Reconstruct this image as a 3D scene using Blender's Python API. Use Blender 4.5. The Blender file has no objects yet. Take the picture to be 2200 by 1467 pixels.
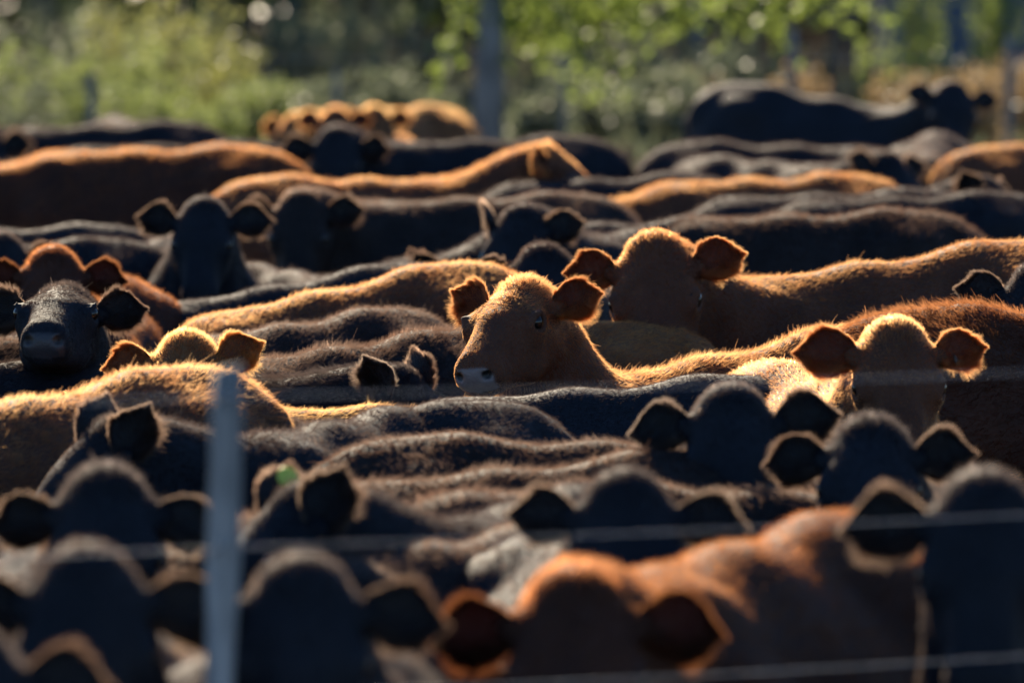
import bpy, math, time
import numpy as np
from mathutils import Vector, Matrix, Euler

T0 = time.time()
C = bpy.context.scene
R = math.radians

# ---------------------------------------------------------------- camera
CAM_H, FPX, HORIZON = 2.4, 18333.0, -257.0          # pixels of a 2200 x 1467 frame
PITCH = math.atan((733.5 - HORIZON) / FPX)
cam_d = bpy.data.cameras.new("camera")
cam = bpy.data.objects.new("camera", cam_d)
C.collection.objects.link(cam)
C.camera = cam
cam.location = (0, 0, CAM_H)
cam.rotation_euler = (math.pi / 2 - PITCH, 0, 0)
cam_d.sensor_width = 36
cam_d.lens = 36 * FPX / 2200
cam_d.clip_start, cam_d.clip_end = 0.5, 2000
cam_d.dof.use_dof = True
cam_d.dof.focus_distance = 23.4
cam_d.dof.aperture_fstop = 4.3
cam_d.dof.aperture_blades = 0

# ---------------------------------------------------------------- world and sun
SUN_EL, SUN_AZ = 28.0, -11.0                          # behind the herd, a little to the left
w = bpy.data.worlds.new("World")
C.world = w
w.use_nodes = True
nt = w.node_tree
bg = nt.nodes["Background"]
sky = nt.nodes.new("ShaderNodeTexSky")
sky.sky_type = 'NISHITA'
sky.sun_disc = False
sky.sun_elevation = R(SUN_EL)
sky.sun_rotation = R(SUN_AZ)
sky.dust_density = 0.0
sky.air_density = 0.9
sky.ozone_density = 5.0
nt.links.new(sky.outputs[0], bg.inputs[0])
bg.inputs[1].default_value = 0.062
sd = bpy.data.lights.new("sun", 'SUN')
sd.energy = 5.0
sd.angle = R(0.5)
sd.color = (1.0, 0.84, 0.62)
so = bpy.data.objects.new("sun", sd)
C.collection.objects.link(so)
sp = Vector((math.sin(R(SUN_AZ)) * math.cos(R(SUN_EL)), math.cos(R(SUN_AZ)) * math.cos(R(SUN_EL)), math.sin(R(SUN_EL))))
so.rotation_euler = (-sp).to_track_quat('-Z', 'Y').to_euler()
so.location = (0, 0, 30)
C.view_settings.view_transform = 'Standard'
C.view_settings.look = 'None'
C.view_settings.gamma = 1
C.view_settings.use_curve_mapping = False
C.view_settings.exposure = 1.26
try:
    C.cycles.use_denoising = True
    C.cycles.max_bounces = 8
    C.cycles.diffuse_bounces = 3
    C.cycles.glossy_bounces = 3
    C.cycles.transmission_bounces = 6
    C.cycles.transparent_max_bounces = 6
    C.cycles.caustics_reflective = False
    C.cycles.caustics_refractive = False
    C.cycles.sample_clamp_indirect = 6
    C.cycles_curves.shape = 'RIBBONS'
except Exception as e:
    print(e)

# ---------------------------------------------------------------- helpers
def at(px, py, z):
    """world point at height z seen at a pixel of the photograph"""
    x, y = (px - 1100) / FPX, (733.5 - py) / FPX
    d = np.array([x, math.cos(PITCH) + y * math.sin(PITCH), -math.sin(PITCH) + y * math.cos(PITCH)])
    t = (z - CAM_H) / d[2]
    return np.array([d[0] * t, d[1] * t, z])

def atY(px, Y):
    """world x at distance Y for a pixel column"""
    return (px - 1100) / FPX * Y

def link(o, parent=None):
    C.collection.objects.link(o)
    if parent is not None:
        o.parent = parent
    return o

def mesh_obj(name, V, F, mat, parent=None, smooth=True):
    me = bpy.data.meshes.new(name)
    V = np.asarray(V, dtype=np.float32)
    if isinstance(F, np.ndarray) and F.ndim == 2:
        n, k = F.shape
        me.vertices.add(len(V)); me.vertices.foreach_set("co", V.ravel())
        me.loops.add(n * k); me.loops.foreach_set("vertex_index", F.ravel().astype(np.int32))
        me.polygons.add(n)
        me.polygons.foreach_set("loop_start", np.arange(0, n * k, k, dtype=np.int32))
        me.update(calc_edges=True)
    else:
        me.from_pydata(V.tolist(), [], F)
    if smooth:
        me.polygons.foreach_set("use_smooth", np.ones(len(me.polygons), dtype=bool))
    me.materials.append(mat)
    o = bpy.data.objects.new(name, me)
    return link(o, parent)

def tag(o, label=None, cat=None, group=None, kind=None):
    if label: o["label"] = label
    if cat: o["category"] = cat
    if group: o["group"] = group
    if kind: o["kind"] = kind
    return o

def new_mat(name):
    m = bpy.data.materials.new(name)
    m.use_nodes = True
    n = m.node_tree
    n.nodes.clear()
    out = n.nodes.new("ShaderNodeOutputMaterial")
    return m, n, out

def ramp(n, fac, stops):
    r = n.nodes.new("ShaderNodeValToRGB")
    el = r.color_ramp.elements
    while len(el) < len(stops): el.new(0.5)
    for e, (p, c) in zip(el, stops):
        e.position = p; e.color = (*c, 1)
    n.links.new(fac, r.inputs[0])
    return r.outputs[0]

def noise(n, scale, detail=4, coord='Object', rough=0.6):
    tc = n.nodes.new("ShaderNodeTexCoord")
    t = n.nodes.new("ShaderNodeTexNoise")
    t.inputs['Scale'].default_value = scale
    t.inputs['Detail'].default_value = detail
    t.inputs['Roughness'].default_value = rough
    n.links.new(tc.outputs[coord], t.inputs['Vector'])
    return t.outputs['Fac']

# ---------------------------------------------------------------- coat materials
COATS = {   # skin dark, skin light, hair seen against the light, hair sheen, nose
    'red':    ((.058, .024, .014), (.10, .042, .024), (.88, .49, .22), (.062, .034, .026), (.21, .165, .16)),
    'gold':   ((.095, .045, .020), (.155, .075, .032), (.93, .57, .255), (.11, .060, .035), (.21, .165, .16)),
    'rust':   ((.026, .011, .008), (.048, .019, .011), (.82, .42, .17), (.046, .023, .017), (.12, .09, .09)),
    'dark':   ((.036, .016, .011), (.060, .025, .016), (.38, .17, .07), (.044, .026, .020), (.12, .09, .09)),
    'black':  ((.0055, .0085, .0145), (.010, .0145, .0235), (.076, .062, .056), (.019, .025, .034), (.030, .036, .048)),
    'lit_rim':    ((.01, .01, .01), (.02, .02, .02), (.31, .23, .175), (.030, .033, .040), (.03, .03, .035)),  # paler ear fur for dark cows, the sunlit rim put into its colour
    'brown':  ((.009, .008, .009), (.018, .015, .016), (.160, .112, .086), (.024, .025, .029), (.03, .03, .035)),
}
MAT = {}
for key, (a, b, hcol, refl, nose) in COATS.items():
    m, n, out = new_mat("coat_" + key)
    p = n.nodes.new("ShaderNodeBsdfPrincipled")
    col = ramp(n, noise(n, 9, 5), [(.35, a), (.65, b)])
    at_ = n.nodes.new("ShaderNodeAttribute"); at_.attribute_name = "bare"
    mix = n.nodes.new("ShaderNodeMix"); mix.data_type = 'RGBA'
    n.links.new(at_.outputs['Fac'], mix.inputs[0])
    n.links.new(col, mix.inputs[6]); mix.inputs[7].default_value = (*nose, 1)
    at2 = n.nodes.new("ShaderNodeAttribute"); at2.attribute_name = "nostril"
    mix2 = n.nodes.new("ShaderNodeMix"); mix2.data_type = 'RGBA'
    n.links.new(at2.outputs['Fac'], mix2.inputs[0]); n.links.new(mix.outputs[2], mix2.inputs[6]); mix2.inputs[7].default_value = (.012, .009, .009, 1)
    n.links.new(mix2.outputs[2], p.inputs['Base Color'])
    ms = n.nodes.new('ShaderNodeMapRange'); n.links.new(at_.outputs['Fac'], ms.inputs[0]); ms.inputs[3].default_value = .26; ms.inputs[4].default_value = .5
    n.links.new(ms.outputs[0], p.inputs['Specular IOR Level'])
    mr = n.nodes.new("ShaderNodeMapRange")
    n.links.new(at_.outputs['Fac'], mr.inputs[0]); mr.inputs[3].default_value = 0.75; mr.inputs[4].default_value = 0.42
    n.links.new(mr.outputs[0], p.inputs['Roughness'])
    bp = n.nodes.new("ShaderNodeBump"); bp.inputs['Strength'].default_value = .35; bp.inputs['Distance'].default_value = .006
    n.links.new(noise(n, 120, 3), bp.inputs['Height'])
    n.links.new(bp.outputs[0], p.inputs['Normal'])
    n.links.new(p.outputs[0], out.inputs[0])
    MAT['skin_' + key] = m

    m, n, out = new_mat("fur_" + key)
    hi = n.nodes.new("ShaderNodeHairInfo")
    var = ramp(n, hi.outputs['Random'], [(0, tuple(x * .72 for x in hcol)), (1, tuple(min(1, x * 1.25) for x in hcol))])
    tr = n.nodes.new("ShaderNodeBsdfHair"); tr.component = 'Transmission'
    tr.inputs['RoughnessU'].default_value = .30; tr.inputs['RoughnessV'].default_value = .75
    pn = n.nodes.new("ShaderNodeMix"); pn.data_type = 'RGBA'
    mr = n.nodes.new("ShaderNodeMapRange"); mr.inputs[1].default_value = .38; mr.inputs[2].default_value = .66
    n.links.new(noise(n, 5.5, 4), mr.inputs[0]); n.links.new(mr.outputs[0], pn.inputs[0])
    n.links.new(var, pn.inputs[6]); pn.inputs[7].default_value = (hcol[0] * .62, hcol[1] * .50, hcol[2] * .45, 1)
    oi = n.nodes.new("ShaderNodeObjectInfo")
    tint = ramp(n, oi.outputs['Random'], [(0, (.72, .68, .66)), (.5, (1, .97, .95)), (1, (1.0, 1.06, 1.12))])
    mu = n.nodes.new("ShaderNodeMix"); mu.data_type = 'RGBA'; mu.blend_type = 'MULTIPLY'; mu.inputs[0].default_value = 1
    n.links.new(pn.outputs[2], mu.inputs[6]); n.links.new(tint, mu.inputs[7])
    n.links.new(mu.outputs[2], tr.inputs['Color'])
    rf = n.nodes.new("ShaderNodeBsdfHair"); rf.component = 'Reflection'
    rf.inputs['RoughnessU'].default_value = .35; rf.inputs['RoughnessV'].default_value = 1.0
    rf.inputs['Color'].default_value = (*refl, 1)
    ad = n.nodes.new("ShaderNodeAddShader")
    n.links.new(tr.outputs[0], ad.inputs[0]); n.links.new(rf.outputs[0], ad.inputs[1])
    n.links.new(ad.outputs[0], out.inputs[0])
    MAT['fur_' + key] = m

    m, n, out = new_mat("ear_" + key)
    p = n.nodes.new("ShaderNodeBsdfPrincipled")
    inner = ramp(n, noise(n, 25, 4), [(.35, tuple(x * .7 for x in a)), (.7, b)])
    n.links.new(inner, p.inputs['Base Color'])
    p.inputs['Roughness'].default_value = .8
    tr = n.nodes.new("ShaderNodeBsdfTranslucent")
    tr.inputs[0].default_value = (.16, .030, .014, 1) if key in ('red', 'gold', 'dark', 'rust') else (.02, .008, .006, 1)
    mx = n.nodes.new("ShaderNodeMixShader"); mx.inputs[0].default_value = .25 if key in ('red', 'gold', 'dark', 'rust') else .1
    n.links.new(p.outputs[0], mx.inputs[1]); n.links.new(tr.outputs[0], mx.inputs[2])
    n.links.new(mx.outputs[0], out.inputs[0])
    MAT['ear_' + key] = m

m, n, out = new_mat("eye_wet")
p = n.nodes.new("ShaderNodeBsdfPrincipled")
p.inputs['Base Color'].default_value = (.006, .005, .006, 1)
p.inputs['Roughness'].default_value = .06
n.links.new(p.outputs[0], out.inputs[0]); MAT['eye'] = m
m, n, out = new_mat("plastic_tag")
p = n.nodes.new("ShaderNodeBsdfPrincipled")
p.inputs['Base Color'].default_value = (.62, .66, .09, 1); p.inputs['Roughness'].default_value = .4
n.links.new(p.outputs[0], out.inputs[0]); MAT['tag'] = m
m, n, out = new_mat("dark_tag")
p = n.nodes.new("ShaderNodeBsdfPrincipled")
p.inputs['Base Color'].default_value = (.05, .03, .02, 1); p.inputs['Roughness'].default_value = .5
n.links.new(p.outputs[0], out.inputs[0]); MAT['dark_tag'] = m

# ---------------------------------------------------------------- implicit surface -> mesh
def surface_nets(F, org, h):
    ins = F < 0
    nx, ny, nz = F.shape
    c = np.zeros((nx - 1, ny - 1, nz - 1), np.int8)
    for i in (0, 1):
        for j in (0, 1):
            for k in (0, 1):
                c += ins[i:nx - 1 + i, j:ny - 1 + j, k:nz - 1 + k]
    act = (c > 0) & (c < 8)
    ci = np.argwhere(act)
    idx = -np.ones(act.shape, np.int32)
    idx[act] = np.arange(len(ci))
    corners = {(i, j, k): F[ci[:, 0] + i, ci[:, 1] + j, ci[:, 2] + k] for i in (0, 1) for j in (0, 1) for k in (0, 1)}
    acc = np.zeros((len(ci), 3)); cnt = np.zeros(len(ci))
    for a in corners:
        for ax in range(3):
            if a[ax] == 0:
                b = list(a); b[ax] = 1; b = tuple(b)
                fa, fb = corners[a], corners[b]
                cr = (fa < 0) != (fb < 0)
                t = np.where(cr, fa / np.where(cr, fa - fb, 1), 0)
                pt = np.tile(np.array(a, float), (len(ci), 1)); pt[:, ax] += t
                acc[cr] += pt[cr]; cnt[cr] += 1
    V = org + h * (ci + acc / cnt[:, None])
    Q = []
    for ax in range(3):
        u, v = (ax + 1) % 3, (ax + 2) % 3
        sl0 = [slice(None)] * 3; sl1 = [slice(None)] * 3
        sl0[ax] = slice(0, -1); sl1[ax] = slice(1, None)
        for s in (sl0, sl1):
            s[u] = slice(1, -1); s[v] = slice(1, -1)
        A, B = ins[tuple(sl0)], ins[tuple(sl1)]
        cross = np.argwhere(A != B)
        if len(cross) == 0: continue
        flip = A[tuple(cross.T)]
        base = cross.copy(); base[:, u] += 1; base[:, v] += 1
        def cell(du, dv):
            q = base.copy(); q[:, u] += du; q[:, v] += dv
            return idx[tuple(q.T)]
        q = np.stack([cell(-1, -1), cell(0, -1), cell(0, 0), cell(-1, 0)], 1)
        q[~flip] = q[~flip][:, ::-1]
        Q.append(q)
    Q = np.concatenate(Q)
    return V, Q[(Q >= 0).all(1)]

class Field:
    def __init__(s, lo, hi, h):
        s.lo = np.array(lo, float); s.h = h
        s.n = np.ceil((np.array(hi) - s.lo) / h).astype(int) + 1
        s.F = np.full(s.n, .3, np.float32)
    def block(s, lo, hi):
        a = np.clip(np.floor((lo - s.lo) / s.h).astype(int), 0, s.n)
        b = np.clip(np.ceil((hi - s.lo) / s.h).astype(int) + 1, 0, s.n)
        sl = tuple(slice(i, j) for i, j in zip(a, b))
        g = [(s.lo[i] + s.h * np.arange(a[i], b[i])).astype(np.float32) for i in range(3)]
        return sl, np.meshgrid(*g, indexing='ij', sparse=True)
    def blend(s, sl, d, k, sub=False):
        f = s.F[sl]
        if sub:
            f, d = -f, d
        hh = np.maximum(k - np.abs(f - d), 0) / k
        r = np.minimum(f, d) - hh * hh * k * .25
        s.F[sl] = -r if sub else r
    def cone(s, a, b, ra, rb, k=.05):
        a = np.array(a, float); b = np.array(b, float)
        pad = max(ra, rb) + k + 2 * s.h
        sl, (X, Y, Z) = s.block(np.minimum(a, b) - pad, np.maximum(a, b) + pad)
        ba = b - a; L2 = float(ba @ ba) + 1e-9
        x, y, z = X - a[0], Y - a[1], Z - a[2]
        t = np.clip((x * ba[0] + y * ba[1] + z * ba[2]) / L2, 0, 1)
        d = np.sqrt((x - t * ba[0]) ** 2 + (y - t * ba[1]) ** 2 + (z - t * ba[2]) ** 2) - (ra + (rb - ra) * t)
        s.blend(sl, d, k)
    def ell(s, c, r, k=.05, M=None, sub=False):
        """ellipsoid; M: columns are its axes"""
        c = np.array(c, float); r = np.array(r, float)
        e = np.abs(M) @ r if M is not None else r
        pad = k + 2 * s.h
        sl, (X, Y, Z) = s.block(c - e - pad, c + e + pad)
        x, y, z = X - c[0], Y - c[1], Z - c[2]
        if M is not None:
            x, y, z = (x * M[0, 0] + y * M[1, 0] + z * M[2, 0], x * M[0, 1] + y * M[1, 1] + z * M[2, 1], x * M[0, 2] + y * M[1, 2] + z * M[2, 2])
        k0 = np.sqrt((x / r[0]) ** 2 + (y / r[1]) ** 2 + (z / r[2]) ** 2)
        k1 = np.sqrt((x / r[0] ** 2) ** 2 + (y / r[1] ** 2) ** 2 + (z / r[2] ** 2) ** 2) + 1e-6
        s.blend(sl, k0 * (k0 - 1) / k1, k, sub)

def smooth(x, a, b):
    t = np.clip((x - a) / (b - a), 0, 1)
    return t * t * (3 - 2 * t)

def unit(v):
    return v / (np.linalg.norm(v, axis=-1, keepdims=True) + 1e-9)

def hair(name, P, mat, parent, rad, rng):
    """P: strands x points x 3"""
    n, k, _ = P.shape
    hc = bpy.data.hair_curves.new(name)
    hc.add_curves([k] * n)
    hc.position_data.foreach_set("vector", np.ascontiguousarray(P, dtype=np.float32).ravel())
    ra = hc.attributes.new("radius", 'FLOAT', 'POINT')
    taper = np.linspace(1, .25, k)
    rr = (rad * rng.uniform(.7, 1.2, (n, 1)) * taper[None]).astype(np.float32)
    ra.data.foreach_set("value", rr.ravel())
    hc.materials.append(mat)
    o = bpy.data.objects.new(name, hc)
    return link(o, parent)

def clumpy(root, rng, cell, amp):
    """one random offset per small cell of space, so that neighbouring strands lean together"""
    q = np.floor(root / cell + .5 * np.sin(root[:, [1, 2, 0]] / cell * .7)).astype(np.int64)
    hsh = (q[:, 0] * 73856093) ^ (q[:, 1] * 19349663) ^ (q[:, 2] * 83492791)
    tab = rng.normal(size=(4096, 3)) * amp
    return tab[hsh % 4096]

def strands(root, nrm, flow, L, lift, rng, k=4, cell=.014, mess=.25, clump=.35, droop=.25):
    n = len(root)
    t = unit(flow - nrm * (flow * nrm).sum(1, keepdims=True))
    lift = np.asarray(lift).reshape(-1, 1) * np.ones((n, 1))
    d = t * np.cos(lift) + nrm * np.sin(lift)
    d = unit(d + rng.normal(size=(n, 3)) * mess + clumpy(root, rng, cell, clump))
    dn = (d * nrm).sum(1, keepdims=True)
    d = unit(d + nrm * np.maximum(.12 - dn, 0))
    s = np.linspace(0, 1, k)[None, :, None]
    L = (L * rng.uniform(.55, 1.15, n))[:, None, None]
    bend = (t * .6 - nrm * .3)[:, None, :]
    return root[:, None, :] + L * (s * d[:, None, :] + droop * s * s * bend)

def sample_faces(V, Q, N, weight, rng):
    a, b, c, d = (V[Q[:, i]] for i in range(4))
    nr = np.cross(c - a, d - b)
    area = np.linalg.norm(nr, axis=1) * .5
    ctr = (a + b + c + d) / 4
    wgt = area * weight(ctr)
    pick = rng.choice(len(Q), N, p=wgt / wgt.sum())
    u, v = rng.random((2, N, 1))
    p = (a[pick] * (1 - u) + b[pick] * u) * (1 - v) + (d[pick] * (1 - u) + c[pick] * u) * v
    return p, unit(nr[pick])

# ---------------------------------------------------------------- ears
def ear_width(u):
    return .023 * (1 - u) ** 2 + .057 * np.sin(math.pi * np.clip(u, 0, 1) ** 1.22) ** .66 + .002

def ear_mesh(rng, size=1.0, L=.160):
    nu, nv = 26, 17
    u = np.sin(np.linspace(0, 1, nu) * math.pi / 2)
    v = np.linspace(-1, 1, nv)
    Wd = ear_width(u)
    # cup: lower edge (v<0) curls further forward than the upper one
    U, Vv = np.meshgrid(u, v, indexing='ij')
    W2 = Wd[:, None]
    curl = (1.25 - .85 * U)
    ang = Vv * curl * 1.05
    x = L * U - .012 * (Vv ** 2) * U
    y = W2 * np.sin(ang) / np.maximum(np.sin(np.minimum(curl * 1.05, 1.45)), .35) + .010 * np.sin(math.pi * U)
    z = W2 * (1 - np.cos(ang)) * .95 - .022 * np.sin(math.pi * U) * 1.0 + .012 * U
    z = np.where(Vv < 0, z * 1.05, z)
    mid = np.stack([x, y, z], -1)
    du = np.gradient(mid, axis=0); dv = np.gradient(mid, axis=1)
    nr = unit(np.cross(du, dv))                       # towards the opening
    th = .0045 * ((1 - .6 * np.abs(Vv) ** 3) * np.minimum(1, W2 / .045))[..., None]
    front, back = mid + nr * th * .4, mid - nr * th
    Vx = np.concatenate([front.reshape(-1, 3), back.reshape(-1, 3)]) * size
    F = []
    o = nu * nv
    for i in range(nu - 1):
        for j in range(nv - 1):
            a, b, c, d = i * nv + j, (i + 1) * nv + j, (i + 1) * nv + j + 1, i * nv + j + 1
            F.append((a, b, c, d)); F.append((o + d, o + c, o + b, o + a))
    for i in range(nu - 1):
        for j in (0, nv - 1):
            a, b = i * nv + j, (i + 1) * nv + j
            F.append((a, o + a, o + b, b) if j == 0 else (b, o + b, o + a, a))
    for j in range(nv - 1):
        i = nu - 1
        a, b = i * nv + j, i * nv + j + 1
        F.append((a, o + a, o + b, b))
        a, b = j, j + 1
        F.append((b, o + b, o + a, a))
    return Vx, np.array(F, np.int32), mid * size, nr, U, Vv

def ear_strands(N, rng, size, long=1.0):
    Vx, F, mid, nr, U, Vv = ear_mesh(rng, size)
    nu, nv = U.shape
    out = []
    def bil(G, a, b):
        i = np.clip(a * (nu - 1), 0, nu - 1.001); j = np.clip(b * (nv - 1), 0, nv - 1.001)
        i0, j0 = i.astype(int), j.astype(int); fi, fj = (i - i0)[:, None], (j - j0)[:, None]
        return (G[i0, j0] * (1 - fi) + G[i0 + 1, j0] * fi) * (1 - fj) + (G[i0, j0 + 1] * (1 - fi) + G[i0 + 1, j0 + 1] * fi) * fj
    gu = np.gradient(mid, axis=0); gv = np.gradient(mid, axis=1)
    def put(n_, a, b, kind, ln, lift, mess, clump):
        p, nn, tu, tv = bil(mid, a, b), unit(bil(nr, a, b)), unit(bil(gu, a, b)), unit(bil(gv, a, b))
        if kind == 'back': base, nrm, fl_ = p - nn * .003, -nn, tu + .25 * rng.normal(size=(n_, 3))
        elif kind == 'rim':
            uu = np.sin(a * math.pi / 2); slope = (ear_width(np.clip(uu - .015, 0, 1)) - ear_width(np.clip(uu + .015, 0, 1))) / (.03 * .168)
            ph = np.clip(np.arctan(slope), -.6, 1.5)[:, None]
            outd = tv * (np.clip((b - .5) * 2.2, -1, 1))[:, None] * np.cos(ph) + tu * np.sin(ph)
            base, nrm, fl_ = p, unit(outd + .25 * nn), tu * .9 + nn * .2 + .25 * rng.normal(size=(n_, 3))
        elif kind == 'in': base, nrm, fl_ = p + nn * .002, nn, tu * .8 + tv * .35 + .3 * rng.normal(size=(n_, 3))
        else: base, nrm, fl_ = p + nn * .002, unit(nn - .5 * tv), tu * .7 - tv * .5 + .4 * rng.normal(size=(n_, 3))
        out.append(strands(base, nrm, fl_, np.full(n_, 1.0) * ln * size * long, lift, rng, mess=mess, clump=clump))
    n1 = int(N * .22); put(n1, rng.random(n1), rng.random(n1), 'back', .012, .40, .2, .2)
    n2 = int(N * .44)
    b = np.where(rng.random(n2) < .5, rng.uniform(0, .06, n2), rng.uniform(.94, 1, n2)); a = np.arcsin(rng.uniform(.06, 1, n2) ** .9) * 2 / math.pi
    put(n2, a, b, 'rim', .019 * (.55 + .9 * (.5 + .5 * np.sin(a * 9 + b * 5 + rng.uniform(0, 6)))), .7, .26, .30)
    n3 = int(N * .14); put(n3, rng.uniform(.05, .95, n3), rng.uniform(.06, .94, n3), 'in', .012, .35, .25, .25)
    n4 = N - n1 - n2 - n3; put(n4, rng.uniform(.03, .62, n4), rng.beta(1, 6, n4), 'tuft', .040, .75, .3, .45)
    return np.concatenate(out)

# ---------------------------------------------------------------- a cow
N0 = np.array([.46, 0, .92])

def yawm(a):
    c, s = math.cos(a), math.sin(a)
    return np.array([[c, -s, 0], [s, c, 0], [0, 0, 1.]])

def uv_ball(r, nu=16, nv=10):
    V, F = [], []
    for i in range(nv + 1):
        th = math.pi * i / nv
        for j in range(nu):
            f = 2 * math.pi * j / nu
            V.append((r * math.sin(th) * math.cos(f), r * math.sin(th) * math.sin(f), r * math.cos(th)))
    for i in range(nv):
        for j in range(nu):
            F.append((i * nu + j, (i + 1) * nu + j, (i + 1) * nu + (j + 1) % nu, i * nu + (j + 1) % nu))
    return np.array(V), np.array(F, np.int32)

COWS = []
def cow(label, coat, anchor, px, py, phi=0, yaw=None, pitch=50, zp=None, S=1.0, tilt=0, roll=0, ny=None,
        ears=(12, 12), fold=0.12, fl=1.0, q=1, nfur=None, tuft=.4, earlong=1.0, tagged=None, seed=None, rad=None):
    """anchor 'poll' or 'hip' or 'mid' stands at pixel px, py; phi heading (0 = to camera, 90 = right)"""
    rng = np.random.default_rng(len(COWS) * 7 + 11 if seed is None else seed)
    yaw = phi if yaw is None else yaw
    rel = (yaw - phi + 180) % 360 - 180
    if ny is None: ny = max(-70, min(70, rel * .62))
    zp = (1.0 if zp is None else zp) / S
    if anchor == 'poll': zp += .9 * math.sin(R(tilt))          # the tilt lowers the front of the body
    Ln = .54
    dz = max(-.4, min(.52, zp - N0[2]))
    rr = math.sqrt(Ln * Ln - dz * dz)
    poll = np.array([N0[0] + rr * math.cos(R(ny)), rr * math.sin(R(ny)), N0[2] + dz])
    p_ = R(pitch - (tilt * math.cos(R(rel)) if anchor == 'poll' else 0))
    Hm = np.array([[math.cos(p_), 0, math.sin(p_)], [0, 1, 0], [-math.sin(p_), 0, math.cos(p_)]])
    cr, sr = math.cos(R(roll)), math.sin(R(roll))
    Hr = np.array([[1, 0, 0], [0, cr, -sr], [0, sr, cr]])
    H = yawm(R(rel)) @ Hm @ Hr
    hd = lambda x, y, z: poll + H @ np.array([x, y, z])

    h = {0: .028, 1: .017, 2: .010, 3: .0075}[q]
    hx = poll[0], poll[0] + H[0, 0] * .45
    hy = poll[1], poll[1] + H[1, 0] * .45
    hz = poll[2], poll[2] + H[2, 0] * .45
    fld = Field((min(-.90, min(hx) - .2), min(-.45, min(hy) - .2), min(-.03, min(hz) - .2)), (max(.85, max(hx) + .2), max(.45, max(hy) + .2), max(1.25, max(hz) + .2)), h)
    fat = rng.uniform(.95, 1.05)
    # trunk
    fld.ell((.03, 0, .79), (.60, .285 * fat, .30), .12)
    fld.ell((-.43, 0, .845), (.285, .225, .285), .11)
    fld.ell((.40, 0, .79), (.27, .215, .31), .12)
    fld.cone((-.57, 0, 1.030), (-.30, 0, 1.045), .070, .075, .10)
    fld.cone((-.30, 0, 1.048), (.05, 0, 1.035), .075, .068, .10)
    fld.cone((.05, 0, 1.035), (.42, 0, 1.035), .068, .062, .10)
    for s in (1, -1):
        fld.ell((-.37, .170 * s, 1.005), (.10, .06, .055), .11)
        fld.ell((.40, .115 * s, .985), (.11, .035, .10), .07)
        fld.ell((-.64, .095 * s, .96), (.05, .05, .06), .09)
        fld.cone((-.44, .13 * s, .80), (-.50, .145 * s, .56), .165, .095, .09)
        fld.cone((-.50, .145 * s, .56), (-.60, .14 * s, .38), .085, .05, .05)
        fld.cone((-.60, .14 * s, .38), (-.56, .14 * s, .09), .045, .033, .03)
        fld.cone((-.555, .14 * s, .06), (-.53, .14 * s, .015), .045, .052, .02)
        fld.cone((.42, .16 * s, .82), (.46, .14 * s, .58), .13, .09, .10)
        fld.cone((.46, .14 * s, .60), (.42, .13 * s, .34), .085, .048, .05)
        fld.cone((.42, .13 * s, .36), (.42, .13 * s, .09), .046, .032, .03)
        fld.cone((.425, .13 * s, .06), (.445, .13 * s, .015), .043, .050, .02)
    fld.ell((.56, 0, .64), (.15, .13, .16), .10)
    # tail
    fld.cone((-.66, 0, 1.03), (-.735, 0, .90), .035, .028, .05)
    fld.cone((-.735, 0, .90), (-.745, 0, .45), .026, .018, .03)
    fld.ell((-.745, 0, .36), (.03, .03, .11), .03)
    # neck: crest and throat, bent towards the head
    hb, ht = hd(.045, 0, -.085), hd(.10, 0, -.16)
    c0, c1 = np.array([.40, 0, .90]), hb - H[:, 0] * .06 + np.array([0, 0, -.02])
    b0, b1 = np.array([.50, 0, .70]), ht - H[:, 0] * .05
    ctrl = N0 + np.array([.26, 0, .10 if dz > 0 else 0])
    def bez(a, m_, b, t): return a * (1 - t) ** 2 + 2 * m_ * t * (1 - t) + b * t * t
    ts = np.linspace(0, 1, 6)
    for i in range(5):
        t0, t1 = ts[i], ts[i + 1]
        fld.cone(bez(c0, .5 * (c0 + c1) + (ctrl - N0) * .25, c1, t0), bez(c0, .5 * (c0 + c1) + (ctrl - N0) * .25, c1, t1), .155 - .07 * t0, .155 - .07 * t1, .07)
        fld.cone(bez(b0, .5 * (b0 + b1) + np.array([.04, 0, -.05]), b1, t0), bez(b0, .5 * (b0 + b1) + np.array([.04, 0, -.05]), b1, t1), .165 - .095 * t0, .165 - .095 * t1, .07)
    # head
    fld.ell(hd(.085, 0, -.078), (.108, .092, .080), .05, H)
    fld.ell(hd(.022, 0, -.050), (.052, .040, .045), .06, H)
    fld.ell(hd(.004, 0, -.034), (.030, .052, .028), .05, H)
    fld.ell(hd(.135, 0, -.058), (.110, .100, .062), .05, H)
    fld.cone(hd(.19, .022, -.046), hd(.35, .022, -.066), .046, .040, .03)
    fld.cone(hd(.19, -.022, -.046), hd(.35, -.022, -.066), .046, .040, .03)
    for s in (1, -1):
        fld.ell(hd(.146, .080 * s, -.046), (.050, .036, .032), .03, H)              # brow and socket rim
        fld.ell(hd(.168, .091 * s, -.066), (.040, .028, .034), .03, H)
        fld.cone(hd(.185, .080 * s, -.085), hd(.275, .052 * s, -.092), .026, .020, .03)   # cheek bone
        fld.cone(hd(.11, .052 * s, -.150), hd(.20, .045 * s, -.155), .062, .050, .05)     # jaw
        fld.cone(hd(.20, .045 * s, -.155), hd(.335, .026 * s, -.130), .048, .036, .04)
        fld.cone(hd(.05, .084 * s, -.070), hd(.042, .114 * s, -.072), .034, .026, .03)
        fld.ell(hd(.372, .036 * s, -.082), (.046, .034, .042), .022, H)              # muzzle, a swelling each side
        fld.ell(hd(.345, .040 * s, -.108), (.052, .030, .034), .03, H)
    fld.ell(hd(.385, 0, -.088), (.034, .046, .040), .02, H)
    fld.ell(hd(.360, 0, -.136), (.046, .042, .026), .02, H)
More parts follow.
